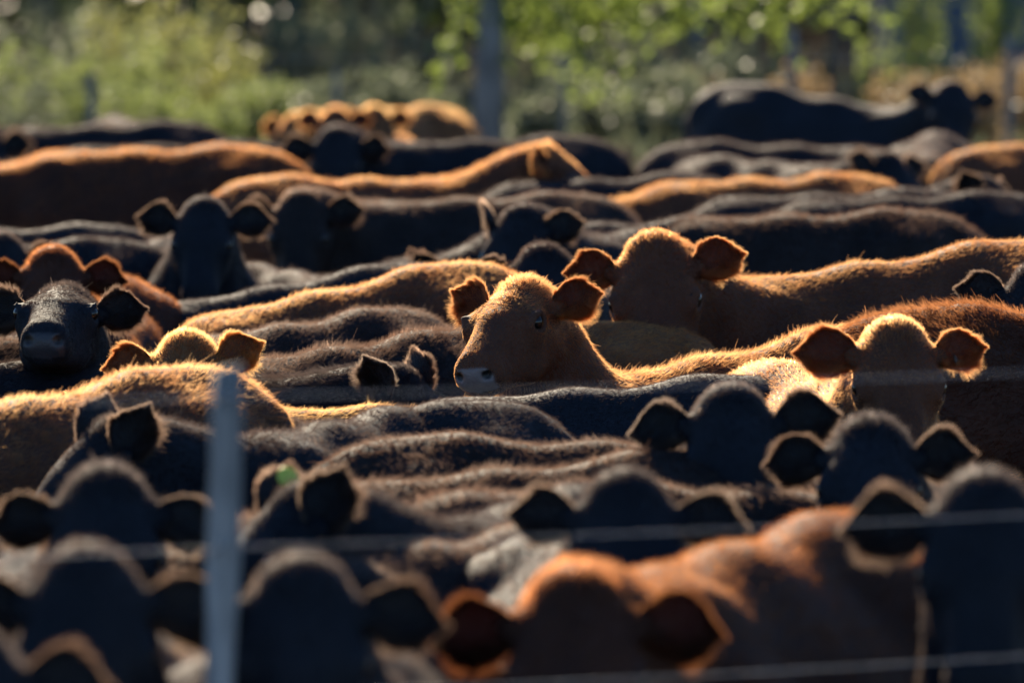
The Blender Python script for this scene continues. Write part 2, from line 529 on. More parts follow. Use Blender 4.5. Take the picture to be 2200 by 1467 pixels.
    if q >= 2:
        for s in (1, -1):
            e = H @ yawm(R(14 * s))
            fld.ell(hd(.166, .118 * s, -.043), (.032, .026, .0205), .006, e, sub=True)
            fld.cone(hd(.128, .107 * s, -.034), hd(.166, .116 * s, -.018), .0085, .0085, .010)   # upper lid
            fld.cone(hd(.166, .116 * s, -.018), hd(.203, .105 * s, -.038), .0085, .0075, .010)
            fld.cone(hd(.130, .110 * s, -.056), hd(.168, .116 * s, -.070), .007, .007, .010)    # lower lid
            fld.cone(hd(.168, .116 * s, -.070), hd(.203, .107 * s, -.054), .007, .006, .010)
            fld.ell(hd(.422, .040 * s, -.074), (.030, .017, .0135), .006, H @ yawm(R(-30 * s)), sub=True)
            fld.cone(hd(.34, .066 * s, -.124), hd(.395, .030 * s, -.122), .003, .003, .006)
    V, Q = surface_nets(fld.F, fld.lo, h)
    # a little smoothing keeps the surface free of grid steps
    for it in range(2):
        acc = np.zeros_like(V); cnt = np.zeros(len(V))
        for i in range(4):
            np.add.at(acc, Q[:, i], V[Q[:, (i + 1) % 4]]); np.add.at(cnt, Q[:, i], 1)
            np.add.at(acc, Q[:, i], V[Q[:, (i - 1) % 4]]); np.add.at(cnt, Q[:, i], 1)
        V = V * .45 + .55 * acc / cnt[:, None]

    body = mesh_obj("cow", V, Q.astype(np.int32), MAT['skin_' + coat])
    hp = (V - poll) @ H
    def bare(hp):
        return smooth(hp[:, 0] - .25 * (hp[:, 2] + .085), .393, .401) * (hp[:, 2] > -.128) * smooth(-np.abs(hp[:, 1]), -.064, -.056)
    def hole(hp):
        d = np.minimum(np.linalg.norm((hp - [.404, .043, -.074]) / [1, .9, .8], axis=1), np.linalg.norm((hp - [.404, -.043, -.074]) / [1, .9, .8], axis=1))
        return smooth(-d, -.0195, -.015)
    ho = body.data.attributes.new("nostril", 'FLOAT', 'POINT')
    ho.data.foreach_set("value", hole(hp).astype(np.float32))
    ba = body.data.attributes.new("bare", 'FLOAT', 'POINT')
    ba.data.foreach_set("value", bare(hp).astype(np.float32))
    # place
    body.scale = (S, S, S)
    eul = Euler((0, R(tilt), R(phi) - math.pi / 2))
    body.rotation_euler = eul
    M = np.array(eul.to_matrix()) * S
    if anchor == 'poll':
        sel = (np.abs(hp[:, 1]) < .06) & (np.abs(hp[:, 0] - .06) < .12) & (hp[:, 2] > -.15)
    else:
        sel = np.abs(V[:, 0] - (-.36 if anchor == 'hip' else 0)) < .03
    a = V[sel][np.argmax((V[sel] @ M.T)[:, 2])] + np.array([0, 0, .010])
    wa = M @ a
    body.location = at(px, py, wa[2]) - wa
    sc = FPX / (body.location[1] + wa[1])
    # eyes
    for s in (1, -1):
        EV, EF = uv_ball(.0262)
        e = mesh_obj("eye", EV @ (H @ np.diag([1.05, 1, .95])).T + hd(.166, .1005 * s - (0 if q >= 2 else .006 * s), -.042), EF, MAT['eye'], body)
    # ears (turned with the head's yaw, set up or down on their own)
    Yw = yawm(R(rel)); Fw, Lf, Up = Yw[:, 0], Yw[:, 1], np.array([0, 0, 1.])
    Up = unit(Up * .8 - H[:, 0] * .35)
    Lf = unit(H[:, 1] * .8 + Lf * .2); 
    Up = unit(Up - Lf * (Up @ Lf)); Fw = np.cross(Lf, Up); Fw = Fw if Fw @ (H[:, 2] + Yw[:, 0]) > 0 else -Fw
    far = abs(sc - 770)
    for s, el in ((1, ears[0]), (-1, ears[1])):
        el_ = R(el + rng.uniform(-4, 4))
        ox = unit(Lf * s * math.cos(el_) + Up * math.sin(el_) - Fw * fold)
        op_ = min(1, max(0, (el - 30) / 30)) * .85          # a raised ear opens sideways
        oz = Fw * (1 - op_) + Lf * s * op_
        oz = unit(oz - ox * (oz @ ox))
        tw = R(rng.uniform(-26, 26)) 
        oy = np.cross(oz, ox)
        if oy @ Up < 0: oy = -oy
        oz2 = oz * math.cos(tw) + oy * math.sin(tw) * .6
        oz2 = unit(oz2 - ox * (oz2 @ ox)); oy = np.cross(oz2, ox); oy = oy if oy @ Up > 0 else -oy
        B = np.stack([ox, oy, oz2], 1)
        base = hd(.046, .106 * s, -.070)
        sz = rng.uniform(.86, 1.03)
        EV, EF, *_ = ear_mesh(rng, sz)
        flipf = np.linalg.det(B) < 0
        ear = mesh_obj("ear", EV @ B.T + base, EF[:, ::-1].copy() if flipf else EF, MAT['ear_' + coat], body)
        ne = int(9000 if q >= 2 else 4200 if far < 330 else 2600)
        ST = ear_strands(ne, rng, sz, earlong * fl ** .5)
        hair("ear_fur", ST @ B.T + base, MAT['fur_' + {'black': 'lit_rim', 'brown': 'lit_rim', }.get(coat, coat)], ear, (.00036 if q >= 2 else .0006), rng)
        if tagged and tagged[0] == s:
            if tagged[1] == 'tag':
                TV, TF = uv_ball(1, 16, 8)
                TV = TV * np.array([.024, .026, .004])
                TV = TV @ B.T + base + B @ np.array([.105, .012, -.020])
            else:
                TV, TF = uv_ball(1, 10, 6)
                TV = TV * np.array([.006, .017, .004])
                TV = TV @ B.T + base + B @ np.array([.050, -.020, .012])
            mesh_obj("ear_tag", TV, TF, MAT[tagged[1]], ear)
    # fur
    blur = .06 * far / sc
    if nfur is None: nfur = int(np.interp(blur, [0, .004, .012, .03], [150000, 100000, 55000, 45000]))
    if rad is None: rad = float(np.interp(blur, [0, .004, .012, .03], [.00040, .00045, .0007, .0009]))
    axis = unit((hb - N0)[None])[0]; ln_ = np.linalg.norm(hb - N0)
    def wgt(c):
        hc = (c - poll) @ H
        wz = np.where(c[:, 2] > .5, 1, .25)
        inh = smooth(np.abs(hc[:, 0] - .18), .30, .2) * smooth(np.linalg.norm(hc[:, 1:] - [0, -.07], axis=1), .2, .14)
        return wz * (1 + 1.6 * inh) * (1 - bare(hc)) + 1e-9
    p, nn = sample_faces(V, Q, nfur, wgt, rng)
    hc = (p - poll) @ H; hn = nn @ H
    inh = smooth(np.abs(hc[:, 0] - .18), .30, .22) * smooth(np.linalg.norm(hc[:, 1:] - [0, -.07], axis=1), .19, .14)
    tn = smooth(((p - N0) @ axis) / ln_, -.15, .35) * (p[:, 0] > .2)
    side = 1 - np.abs(nn[:, 2])
    fb = np.stack([-np.ones(len(p)), .0 * side, -.35 * side - .05], 1)
    fn_ = -axis[None] + np.array([0, 0, -.3])
    flow = fb * (1 - tn)[:, None] + fn_ * tn[:, None]
    wh = np.stack([hc[:, 0] - .155, hc[:, 1] * 1.2, (hc[:, 2] + .02) * .5], 1)
    fh = unit(wh) @ H.T
    flow = flow * (1 - inh)[:, None] + fh * inh[:, None]
    flow = unit(flow)
    topn = smooth(nn[:, 2], .4, 1)
    wave = .5 + .5 * np.sin(p[:, 0] * 23 + 3 * np.sin(p[:, 1] * 17 + rng.uniform(0, 6))) * np.sin(p[:, 2] * 19 + 2 * np.sin(p[:, 0] * 11))
    L = fl * (.013 + .006 * topn + .008 * tn * topn) * (.75 + .5 * wave)
    fore = smooth(hc[:, 0], .22, .10)
    Lh = .004 + .004 * fore + .012 * tuft * smooth(hc[:, 0], .075, .01) * smooth(hc[:, 2], -.11, -.05)
    L = L * (1 - inh) + Lh * fl ** .5 * inh
    L = L * np.where(rng.random(len(p)) < .02, 1.9, 1.0)
    eye_d = np.minimum(np.linalg.norm(hc - [.166, .113, -.040], axis=1), np.linalg.norm(hc - [.166, -.113, -.040], axis=1))
    keep = (eye_d > .034) & (rng.random(len(p)) > bare(hc) * 1.2)
    lift = .42 + .25 * topn * (fl - .5) + .6 * np.minimum(tuft, 1.3) * inh * smooth(hc[:, 0], .07, .01)
    lift = np.where(inh > .5, np.where(hc[:, 0] > .06, .17, lift), lift)
    P = strands(p, nn, flow, L, lift, rng, k=4 if q >= 2 else 3, cell=.013, mess=.16 + .1 * fl, clump=.22 + .12 * fl)
    P = P[keep]
    hair("fur_coat", P, MAT['fur_' + coat], body, rad, rng)
    tag(body, label, "cow", "herd of young cattle in the yard")
    COWS.append(body)
    return body
#--COWS--
# ---------------------------------------------------------------- the herd, far to near
def K(*a, **k): return cow(*a, **k)
# far rows
K("large black cow standing side on, tallest of the herd, before the far fence posts", 'black', 'mid', 1780, 203, phi=66, yaw=8, pitch=48, zp=1.4, S=1.08, tilt=7, ears=(15, 15), q=1, fl=0.3)
K("pale golden cow with a sunlit arched back beside the grey tree trunk", 'gold', 'hip', 925, 222, phi=-38, zp=1.05, S=0.95, q=0, fl=0.9)
K("middle one of the three golden animals furthest back, behind the spread eared black cow", 'gold', 'poll', 805, 222, phi=5, yaw=15, zp=1.12, S=0.84, pitch=50, q=1)
K("red cow furthest back, orange crown just clear of the spread eared black cow's brow", 'red', 'poll', 722, 226, phi=-20, yaw=-10, zp=1.12, pitch=50, q=1, S=0.84)
K("black cow with spread ears in front of the three golden animals", 'black', 'poll', 725, 264, phi=-80, yaw=3, pitch=54, zp=1.21, S=1.02, ears=(-4, -8), q=1)
K("black cow whose pricked ears just clear the backs behind the long red cow", 'black', 'poll', 278, 262, phi=15, yaw=-25, pitch=50, zp=1.06, S=.95, ears=(25, 30), q=1)
K("black cow pressed against the far side of the long red cow", 'black', 'hip', 515, 298, phi=-86, zp=.98, q=0)
K("black cow with one raised ear at the far left, before the weeds", 'black', 'poll', -42, 268, phi=-70, yaw=15, pitch=45, zp=1.12, ears=(12, 12), q=1)
K("long red cow standing side on with an orange sunlit topline, at the left", 'rust', 'hip', 478, 306, phi=-91, zp=1.0, S=1.04, q=1, fl=.9)
K("red cow with its head raised and turned in profile, away from the camera", 'red', 'poll', 1165, 302, phi=118, yaw=78, pitch=38, zp=1.26, ears=(28, 20), q=1)
K("black cow with a low back behind the red cow in profile", 'black', 'hip', 1450, 366, phi=-62, zp=.9, q=0)
K("black cow facing out with one tall ear, below the red cow in profile", 'black', 'poll', 1122, 432, phi=-32, yaw=-28, pitch=58, zp=1.2, S=.98, ears=(15, 62), q=1)
K("red cow with a straight orange back before the tall black cow", 'red', 'hip', 1785, 367, phi=-68, zp=.95, q=1, fl=1.1)
K("black cow whose long back lies before the tallest black cow's belly", 'black', 'mid', 1690, 306, phi=75, yaw=30, pitch=55, zp=1.03, q=1)
K("black cow peering sideways below the tallest black cow's chest", 'black', 'poll', 1900, 320, phi=40, yaw=40, pitch=50, zp=1.12, S=.95, ears=(15, 35), q=1)
K("black cow below the tall cow's head with a glint on its brow", 'black', 'poll', 2008, 330, phi=-10, yaw=20, pitch=35, zp=1.06, ears=(35, 20), q=1)
K("black cow turned to the right with one ear upright", 'black', 'poll', 2112, 372, phi=70, yaw=62, pitch=45, zp=1.14, S=.94, ears=(20, 68), q=1)
K("red cow cut off by the right edge behind the black cows", 'red', 'hip', 2175, 306, phi=95, zp=1.0, q=1, fl=0.9)
K("black cow with a low rounded back before the straight red back", 'black', 'hip', 1945, 398, phi=-76, zp=.9, q=1)
K("black cow at the right edge behind the long dark brown back", 'black', 'hip', 2108, 404, phi=-72, zp=.95, q=1)
K("dark brown cow with a long fuzzy back behind the red cow facing out", 'brown', 'hip', 1905, 442, phi=-78, zp=.9, S=1.02, q=1, fl=1.25)
K("black cow whose low back shows behind the red cow's crown", 'black', 'hip', 1490, 458, phi=-70, zp=.9, q=1)
# middle rows
K("black cow facing straight out with both ears level, body behind it", 'black', 'poll', 440, 416, phi=8, yaw=-3, pitch=52, zp=1.22, S=.94, ears=(4, 8), q=1)
K("black cow facing out beside the level eared one, with a long dark body", 'brown', 'poll', 650, 400, phi=-72, yaw=-3, pitch=55, zp=1.16, ears=(8, 6), q=1)
K("black cow with a grey sheen on its back, behind the left edge heads", 'black', 'hip', 175, 473, phi=-84, zp=.95, S=0.93, q=1, fl=0.7)
K("black cow whose narrow back lies between two facing heads at left", 'black', 'hip', 190, 503, phi=-70, zp=.9, S=0.93, q=1)
K("black cow at the left edge with only one dark ear in view", 'black', 'poll', 2, 492, phi=10, yaw=0, pitch=50, zp=1.15, S=.94, ears=(4, 4), q=1)
K("black cow half hidden behind the red cow with the shaggy crown", 'black', 'poll', 1165, 516, phi=-25, yaw=-6, pitch=52, zp=1.2, S=0.95, ears=(2, -4), q=1, tuft=0.7)
K("black cow walking right with its head low and ear up", 'black', 'poll', 905, 548, phi=28, yaw=95, pitch=52, zp=1.0, ears=(80, 78), fold=0.3, q=1, S=0.84)
K("black cow with a gold sunlit ridge along its back", 'black', 'hip', 815, 562, phi=-78, zp=0.6, S=0.93, q=1, fl=0.7, tilt=8)
K("red cow with a bulky body and long orange back rising to its rump", 'red', 'hip', 925, 562, phi=-66, zp=.85, tilt=9, S=0.98, q=2, fl=0.95)
K("dark red cow facing out behind the black cow with raised nose", 'dark', 'poll', 112, 522, phi=-10, yaw=3, pitch=52, zp=1.2, S=.94, ears=(-4, -4), q=2, tuft=0.5)
K("black cow lifting its nose so that both nostrils show", 'black', 'poll', 138, 604, phi=15, yaw=-6, pitch=8, zp=1.27, S=.94, ears=(14, -2), q=2, tuft=0.8, fl=1.3)
K("large light red cow facing out, long sunlit body, behind the pale nosed red calf", 'red', 'poll', 1408, 488, phi=-66, yaw=-4, pitch=52, zp=1.32, S=1.1, ears=(10, 8), q=3, tuft=0.5, fl=0.85, tilt=5)
K("black cow at the right edge with its ear before the big red body", 'black', 'poll', 2238, 552, phi=-92, yaw=-5, pitch=55, zp=1.27, ears=(6, 10), q=2)
K("dark brown cow with a smooth hip between the long red rump and the red calf", 'brown', 'hip', 785, 655, phi=-46, zp=.85, tilt=3, S=0.93, q=2, fl=1.1)
K("dark brown cow with a fuzzy sloping back behind the pale nosed red calf's muzzle", 'brown', 'hip', 905, 702, phi=-48, zp=.85, tilt=3, S=0.93, q=2, fl=1.4)
K("red calf facing three quarters left with a pale nose, sharpest in focus", 'red', 'poll', 1128, 588, phi=-66, yaw=-27, pitch=26, zp=1.28, S=0.97, ny=18, ears=(14, 30), q=3, tuft=0.9, fl=1.15, tilt=8)
K("golden cow in shade between the red calf's neck and the taller red face", 'gold', 'mid', 1045, 722, phi=-80, zp=.62, S=.93, q=2, fl=.9, tilt=5)
K("reddish brown cow with a fuzzy back right behind the ear tagged red cow", 'dark', 'hip', 2060, 645, phi=98, zp=1.0, S=1.06, q=2, fl=1.5)
K("dark brown cow with a fuzzy back just below the black cow that lifts its nose", 'brown', 'hip', 15, 724, phi=-84, zp=.9, S=0.97, q=2, fl=1.4)
K("black cow with a rounded rump at the left edge behind the amber back", 'black', 'hip', 62, 768, phi=-75, zp=.9, S=0.93, q=2)
K("golden red cow with low spread ears peeping over the amber hip", 'gold', 'poll', 402, 703, phi=-78, yaw=-8, pitch=50, zp=1.17, S=0.86, ears=(28, -2), q=3, tuft=0.7, fl=0.9)
K("red cow with one ear tagged, facing out before its own sunlit flank", 'red', 'poll', 1920, 672, phi=16, yaw=3, pitch=50, zp=1.26, S=0.96, ears=(14, 8), q=3, fl=0.85, tagged=(1, 'dark_tag'), tilt=2)
K("amber cow with a fuzzy arched hip touching the top of the grey stake", 'red', 'hip', 318, 783, phi=-50, zp=.85, tilt=6, S=1.0, q=3, fl=1.15)
K("black cow with both ears upright and its face hidden behind backs", 'black', 'poll', 850, 776, phi=72, yaw=60, pitch=45, zp=1.03, S=0.9, ears=(78, 76), q=2, fl=1.1)
K("black cow with a flat smooth back before the pale nosed red calf", 'black', 'mid', 1245, 824, phi=-88, zp=.85, S=0.93, q=2, fl=0.55, tilt=3)
K("dark brown cow with a fuzzy ridge passing behind the grey stake", 'brown', 'hip', 470, 868, phi=-50, zp=.85, S=0.93, q=2, fl=1.3)
K("black cow with a smooth round rump in the centre of the herd", 'black', 'hip', 955, 853, phi=-58, zp=.85, tilt=4, S=0.93, q=2, fl=0.75)
# near rows
K("black cow facing out with one ear curled, before the tagged red cow", 'black', 'poll', 1570, 812, phi=3, yaw=2, pitch=56, zp=1.21, S=0.93, ears=(14, -4), q=2, fl=0.8)
K("black cow looking out low with a messy crown, below the tagged red cow", 'black', 'poll', 1868, 884, phi=-12, yaw=-4, pitch=44, zp=1.2, S=0.92, ears=(8, -6), q=2, tuft=1.0)
K("black cow in profile, two ears one behind the other, below the amber hip", 'black', 'poll', 252, 885, phi=-26, yaw=-66, pitch=42, zp=1.10, S=.94, ears=(78, 80), q=1, tuft=0.8)
K("dark brown cow with a level back right before the smooth round black rump", 'brown', 'mid', 1265, 938, phi=88, zp=.85, S=0.93, q=1, fl=1.1)
K("dark brown cow with a long furry ridge running to the black curled ear", 'brown', 'hip', 1375, 958, phi=-74, zp=.85, tilt=3, S=0.93, q=1, fl=1.3)
K("dark brown cow with a short fuzzy back between two facing black heads", 'brown', 'mid', 1640, 1040, phi=80, zp=.85, S=0.90, q=1, fl=1.3)
K("black cow facing out, wide browed, at left above the fence wire", 'black', 'poll', 230, 986, phi=12, yaw=0, pitch=56, zp=1.21, S=0.93, ears=(-16, -10), q=2, tuft=1.0, fl=0.8)
K("dark cow with a short fuzzy back catching gold light near the wire", 'brown', 'hip', 1010, 1045, phi=-48, zp=.85, S=0.93, q=1, fl=1.4)
K("black cow with a lime green ear tag, turned aside from the camera", 'black', 'poll', 655, 1022, phi=-22, yaw=-64, pitch=45, zp=1.14, S=.94, ears=(80, 76), q=1, tagged=(-1, 'tag'))
K("black cow facing out with a peaked crown, right behind the red one", 'black', 'poll', 1342, 994, phi=8, yaw=0, pitch=56, zp=1.23, S=0.93, ears=(-6, 4), q=2, fl=0.8)
K("dark brown cow with a pointed shoulder between the near black heads", 'brown', 'hip', 1130, 1115, phi=-38, zp=.8, S=0.91, q=1, fl=1.1)
K("red cow nearest the fence, facing out with its big shaggy body behind", 'dark', 'poll', 1235, 1198, phi=-29, yaw=0, pitch=56, zp=1.15, S=1.02, ears=(-10, -6), q=2, fl=0.7, tilt=2, nfur=120000, rad=0.0005)
K("black cow at the right edge facing out, with a bluish muzzle", 'black', 'poll', 2112, 992, phi=-45, yaw=-3, pitch=56, zp=1.31, S=0.96, ears=(-4, 0), q=2, fl=0.8)
K("black cow facing out at the lower left corner under the wire", 'black', 'poll', 182, 1152, phi=0, yaw=3, pitch=56, zp=1.27, S=0.94, ears=(-8, -6), q=2, fl=0.8)
K("black cow facing out right beside the grey stake, nearest the fence", 'black', 'poll', 650, 1174, phi=-8, yaw=0, pitch=56, zp=1.24, S=0.94, ears=(-4, -4), q=2, fl=0.8)
K("black cow low in the corner, only an ear inside the frame", 'black', 'poll', -85, 1322, phi=-30, yaw=10, pitch=50, zp=1.19, S=.94, ears=(0, -6), q=1)
print("herd", len(COWS), time.time() - T0)
#--BACKGROUND--
# ---------------------------------------------------------------- ground
gm, n, out = new_mat("trampled_soil")
p = n.nodes.new("ShaderNodeBsdfPrincipled")
n.links.new(ramp(n, noise(n, .6, 8), [(.3, (.04, .032, .025)), (.7, (.085, .068, .05))]), p.inputs['Base Color'])
p.inputs['Roughness'].default_value = 1; p.inputs['Specular IOR Level'].default_value = 0
n.links.new(p.outputs[0], out.inputs[0])
g = mesh_obj("ground", [(-400, -60, 0), (400, -60, 0), (400, 700, 0), (-400, 700, 0)], [(0, 1, 2, 3)], gm)
tag(g, kind="structure")

rng = np.random.default_rng(5)
def leaf_mat(name, a, b, trans, f=.5):
    m, n, out = new_mat(name)
    g_ = n.nodes.new("ShaderNodeNewGeometry")
    c = ramp(n, g_.outputs['Random Per Island'], [(0, a), (1, b)])
    t = ramp(n, g_.outputs['Random Per Island'], [(0, tuple(x * .6 for x in trans)), (1, trans)])
    p = n.nodes.new("ShaderNodeBsdfPrincipled"); n.links.new(c, p.inputs['Base Color']); p.inputs['Roughness'].default_value = .5
    tr = n.nodes.new("ShaderNodeBsdfTranslucent"); n.links.new(t, tr.inputs[0])
    mx = n.nodes.new("ShaderNodeMixShader"); mx.inputs[0].default_value = f
    n.links.new(p.outputs[0], mx.inputs[1]); n.links.new(tr.outputs[0], mx.inputs[2]); n.links.new(mx.outputs[0], out.inputs[0])
    return m
def plain_mat(name, a, b, scale, rough=.85, stretch=None, spec=.3, metal=0):
    m, n, out = new_mat(name)
    p = n.nodes.new("ShaderNodeBsdfPrincipled")
    tc = n.nodes.new("ShaderNodeTexCoord"); mp = n.nodes.new("ShaderNodeMapping")
    mp.inputs['Scale'].default_value = stretch or (1, 1, 1)
    t = n.nodes.new("ShaderNodeTexNoise"); t.inputs['Scale'].default_value = scale; t.inputs['Detail'].default_value = 6
    n.links.new(tc.outputs['Object'], mp.inputs[0]); n.links.new(mp.outputs[0], t.inputs['Vector'])
    n.links.new(ramp(n, t.outputs['Fac'], [(.35, a), (.65, b)]), p.inputs['Base Color'])
    bp = n.nodes.new("ShaderNodeBump"); bp.inputs['Strength'].default_value = .5; bp.inputs['Distance'].default_value = .01
    n.links.new(t.outputs['Fac'], bp.inputs['Height']); n.links.new(bp.outputs[0], p.inputs['Normal'])
    p.inputs['Roughness'].default_value = rough; p.inputs['Specular IOR Level'].default_value = spec; p.inputs['Metallic'].default_value = metal
    n.links.new(p.outputs[0], out.inputs[0])
    return m
M_wood = plain_mat("weathered_wood", (.13, .15, .16), (.40, .42, .43), 26, stretch=(1, 1, .18))
M_wire = plain_mat("galvanised_wire", (.42, .44, .46), (.6, .62, .64), 40, rough=.4, metal=.8)
M_bark = plain_mat("grey_bark", (.13, .14, .15), (.26, .27, .28), 9, stretch=(1, 1, .3))
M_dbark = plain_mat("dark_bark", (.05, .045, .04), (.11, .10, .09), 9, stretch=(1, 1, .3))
M_stem = plain_mat("weed_stem", (.10, .09, .04), (.20, .17, .08), 30)
L_lime = leaf_mat("lime_leaves", (.07, .13, .02), (.14, .20, .03), (.33, .43, .09), .5)
L_weed = leaf_mat("weed_leaves", (.08, .12, .03), (.16, .18, .06), (.36, .44, .14), .55)
L_grey = leaf_mat("grey_green_leaves", (.07, .10, .07), (.14, .16, .11), (.25, .29, .17), .45)
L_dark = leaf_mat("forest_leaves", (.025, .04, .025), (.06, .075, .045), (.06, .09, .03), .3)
L_yel = leaf_mat("yellow_weed_leaves", (.12, .13, .03), (.20, .19, .06), (.46, .48, .15), .5)
L_dry = leaf_mat("dry_grass", (.18, .13, .06), (.33, .25, .12), (.55, .38, .19), .5)

def leaves(ctr, size, aspect=.55, up=None):
    n_ = len(ctr)
    d = unit(rng.normal(size=(n_, 3)) + (np.array(up) if up is not None else 0))
    s_ = unit(np.cross(d, rng.normal(size=(n_, 3))))
    nn = np.cross(d, s_)
    sz = (size * rng.uniform(.6, 1.3, n_))[:, None]
    V = np.stack([ctr - d * sz * .5, ctr + s_ * sz * aspect * .5 + nn * sz * .08, ctr + d * sz * .5, ctr - s_ * sz * aspect * .5 + nn * sz * .08], 1)
    return V.reshape(-1, 3), np.arange(4 * n_, dtype=np.int32).reshape(-1, 4)

def tube(pts, rad, ns=8):
    pts = np.array(pts, float); k = len(pts)
    V, F = [], []
    for i in range(k):
        t = unit((pts[min(i + 1, k - 1)] - pts[max(i - 1, 0)])[None])[0]
        a = unit(np.cross(t, [0.31, .95, .05] if abs(t[2]) > .5 else [0, 0, 1])[None])[0]; b = np.cross(t, a)
        for j in range(ns):
            f = 2 * math.pi * j / ns
            V.append(pts[i] + rad[i] * (a * math.cos(f) + b * math.sin(f)))
    for i in range(k - 1):
        for j in range(ns):
            F.append((i * ns + j, i * ns + (j + 1) % ns, (i + 1) * ns + (j + 1) % ns, (i + 1) * ns + j))
    V.append(pts[0]); V.append(pts[-1])
    for j in range(ns):
        F.append((len(V) - 2, (j + 1) % ns, j, j)); F.append((len(V) - 1, (k - 1) * ns + j, (k - 1) * ns + (j + 1) % ns, (k - 1) * ns + (j + 1) % ns))
    return np.array(V), [tuple(dict.fromkeys(f)) for f in F]
def join(parts):
    V, F, o = [], [], 0
    for v, f in parts:
        V.append(v)
        F += [tuple(int(x) + o for x in q) for q in (f.tolist() if isinstance(f, np.ndarray) else f)]
        o += len(v)
    return np.concatenate(V), F
def empty(name, loc):
    o = bpy.data.objects.new(name, None); o.location = loc; o.empty_display_size = .3
    return link(o)

# ---------------------------------------------------------------- trees
def tree(x, Y, r, H, crown, leafm, barkm, label, nleaf, lsize, low=None, group=None, lean=0.0):
    t = empty("tree", (x, Y, 0))
    k = np.linspace(0, 1, 9)
    ctr = np.stack([lean * H * k + .04 * np.sin(k * 7 + x), .04 * np.cos(k * 5 + Y), H * k], 1)
    rr = r * (1.18 - .18 * np.minimum(k * 9, 1)) * (1 - .72 * k)
    parts = [tube(ctr, rr, 12)]
    lc = []
    for i in range(9):
        z = H * rng.uniform(.38, .9); a = rng.uniform(0, 2 * math.pi); ln = crown * rng.uniform(.6, 1.1)
        b = np.array([lean * z, 0, z])
        e = b + np.array([math.cos(a) * ln, math.sin(a) * ln, ln * rng.uniform(.15, .7)])
        parts.append(tube([b, (b + e) / 2 + [0, 0, .1 * ln], e], [r * .38, r * .24, r * .07], 6))
        for q in range(7):
            c = b + (e - b) * rng.uniform(.35, 1.1) + rng.normal(size=3) * .25 * ln
            lc.append(c + rng.normal(size=(nleaf // 63, 3)) * crown * .17)
    if low:
        for (bz, e, ln_n, sp) in low:
            b = np.array([0, 0, bz]); e = np.array(e, float)
            parts.append(tube([b, (b + e) / 2 + [0, 0, .06], e], [r * .16, r * .10, r * .03], 6))
            tt = rng.uniform(.25, 1.05, ln_n)[:, None]
            lc.append(b + (e - b) * tt + rng.normal(size=(ln_n, 3)) * sp)
    V, F = join(parts)
    mesh_obj("trunk", V, F, barkm, t)
    lc = np.concatenate(lc)
    V, F = leaves(lc, lsize)
    mesh_obj("crown", V, F, leafm, t)
    return tag(t, label, "tree", group)

def low_branch(px0, px1, y0, y1, Y, n_, bz=2.6, sp=.10):
    """a drooping bough of the tree, given by the part of the frame it hangs through"""
    return (bz, (atY(px1, Y) - atY(1047, Y), rng.uniform(-.6, .6), CAM_H - (y1 - HORIZON) * Y / FPX), n_, sp)
YT = 66.0
tree(atY(1047, YT), YT, .118, 9.5, 2.6, L_lime, M_bark, "smooth grey straight tree trunk behind the golden cow, low lime green boughs", 5200, .10,
     low=[low_branch(1047, 1230, 0, 60, YT, 300), low_branch(1047, 1380, 0, 50, YT, 420, 2.4), low_branch(1047, 1290, 0, 150, YT, 260, 2.0, .12),
          low_branch(1047, 1480, 0, 20, YT, 420, 2.5, .13), low_branch(1047, 955, 0, 140, YT, 110, 1.9, .07), low_branch(1047, 1650, 0, 40, YT, 420, 2.9, .15),
          low_branch(1047, 1130, 0, 110, YT, 160, 1.9), low_branch(1047, 1840, 0, 20, YT, 300, 3.0, .16)])
forest = [(-5.5, 99, .12, 10, 2.6, 'a thin dark tree at the wood edge, behind the grey green scrub'), (-3.6, 104, .15, 12, 3.0, 'tall dark tree with a wide crown deep in the wood'),
          (-1.6, 101, .10, 9, 2.5, 'dark slender tree behind the grey trunk'), (-8.0, 113, .2, 13, 3.4, 'broad dark tree beyond the sunlit weeds'),
           (.8, 112, .10, 11, 2.8, 'slim dark tree right of the grey trunk'),
          (3.2, 116, .13, 12, 3.2, 'dark tree behind the lime green boughs'), (5.2, 96, .08, 8, 2.0, 'thin dark tree in front of the blue shed'),
          
          (1.9, 88, .05, 6, 1.4, 'sapling with a bare pale stem among the dry grass')]
for (x, Y, r, H, cr, lab) in forest:
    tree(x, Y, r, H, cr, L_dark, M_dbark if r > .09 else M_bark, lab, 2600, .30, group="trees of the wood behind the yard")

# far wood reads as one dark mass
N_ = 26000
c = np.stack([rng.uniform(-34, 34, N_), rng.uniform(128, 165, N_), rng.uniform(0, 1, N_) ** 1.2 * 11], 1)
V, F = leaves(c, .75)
o = mesh_obj("woodland", V, F, L_dark); tag(o, "dark far wood closing off the view", "woodland", kind="stuff")

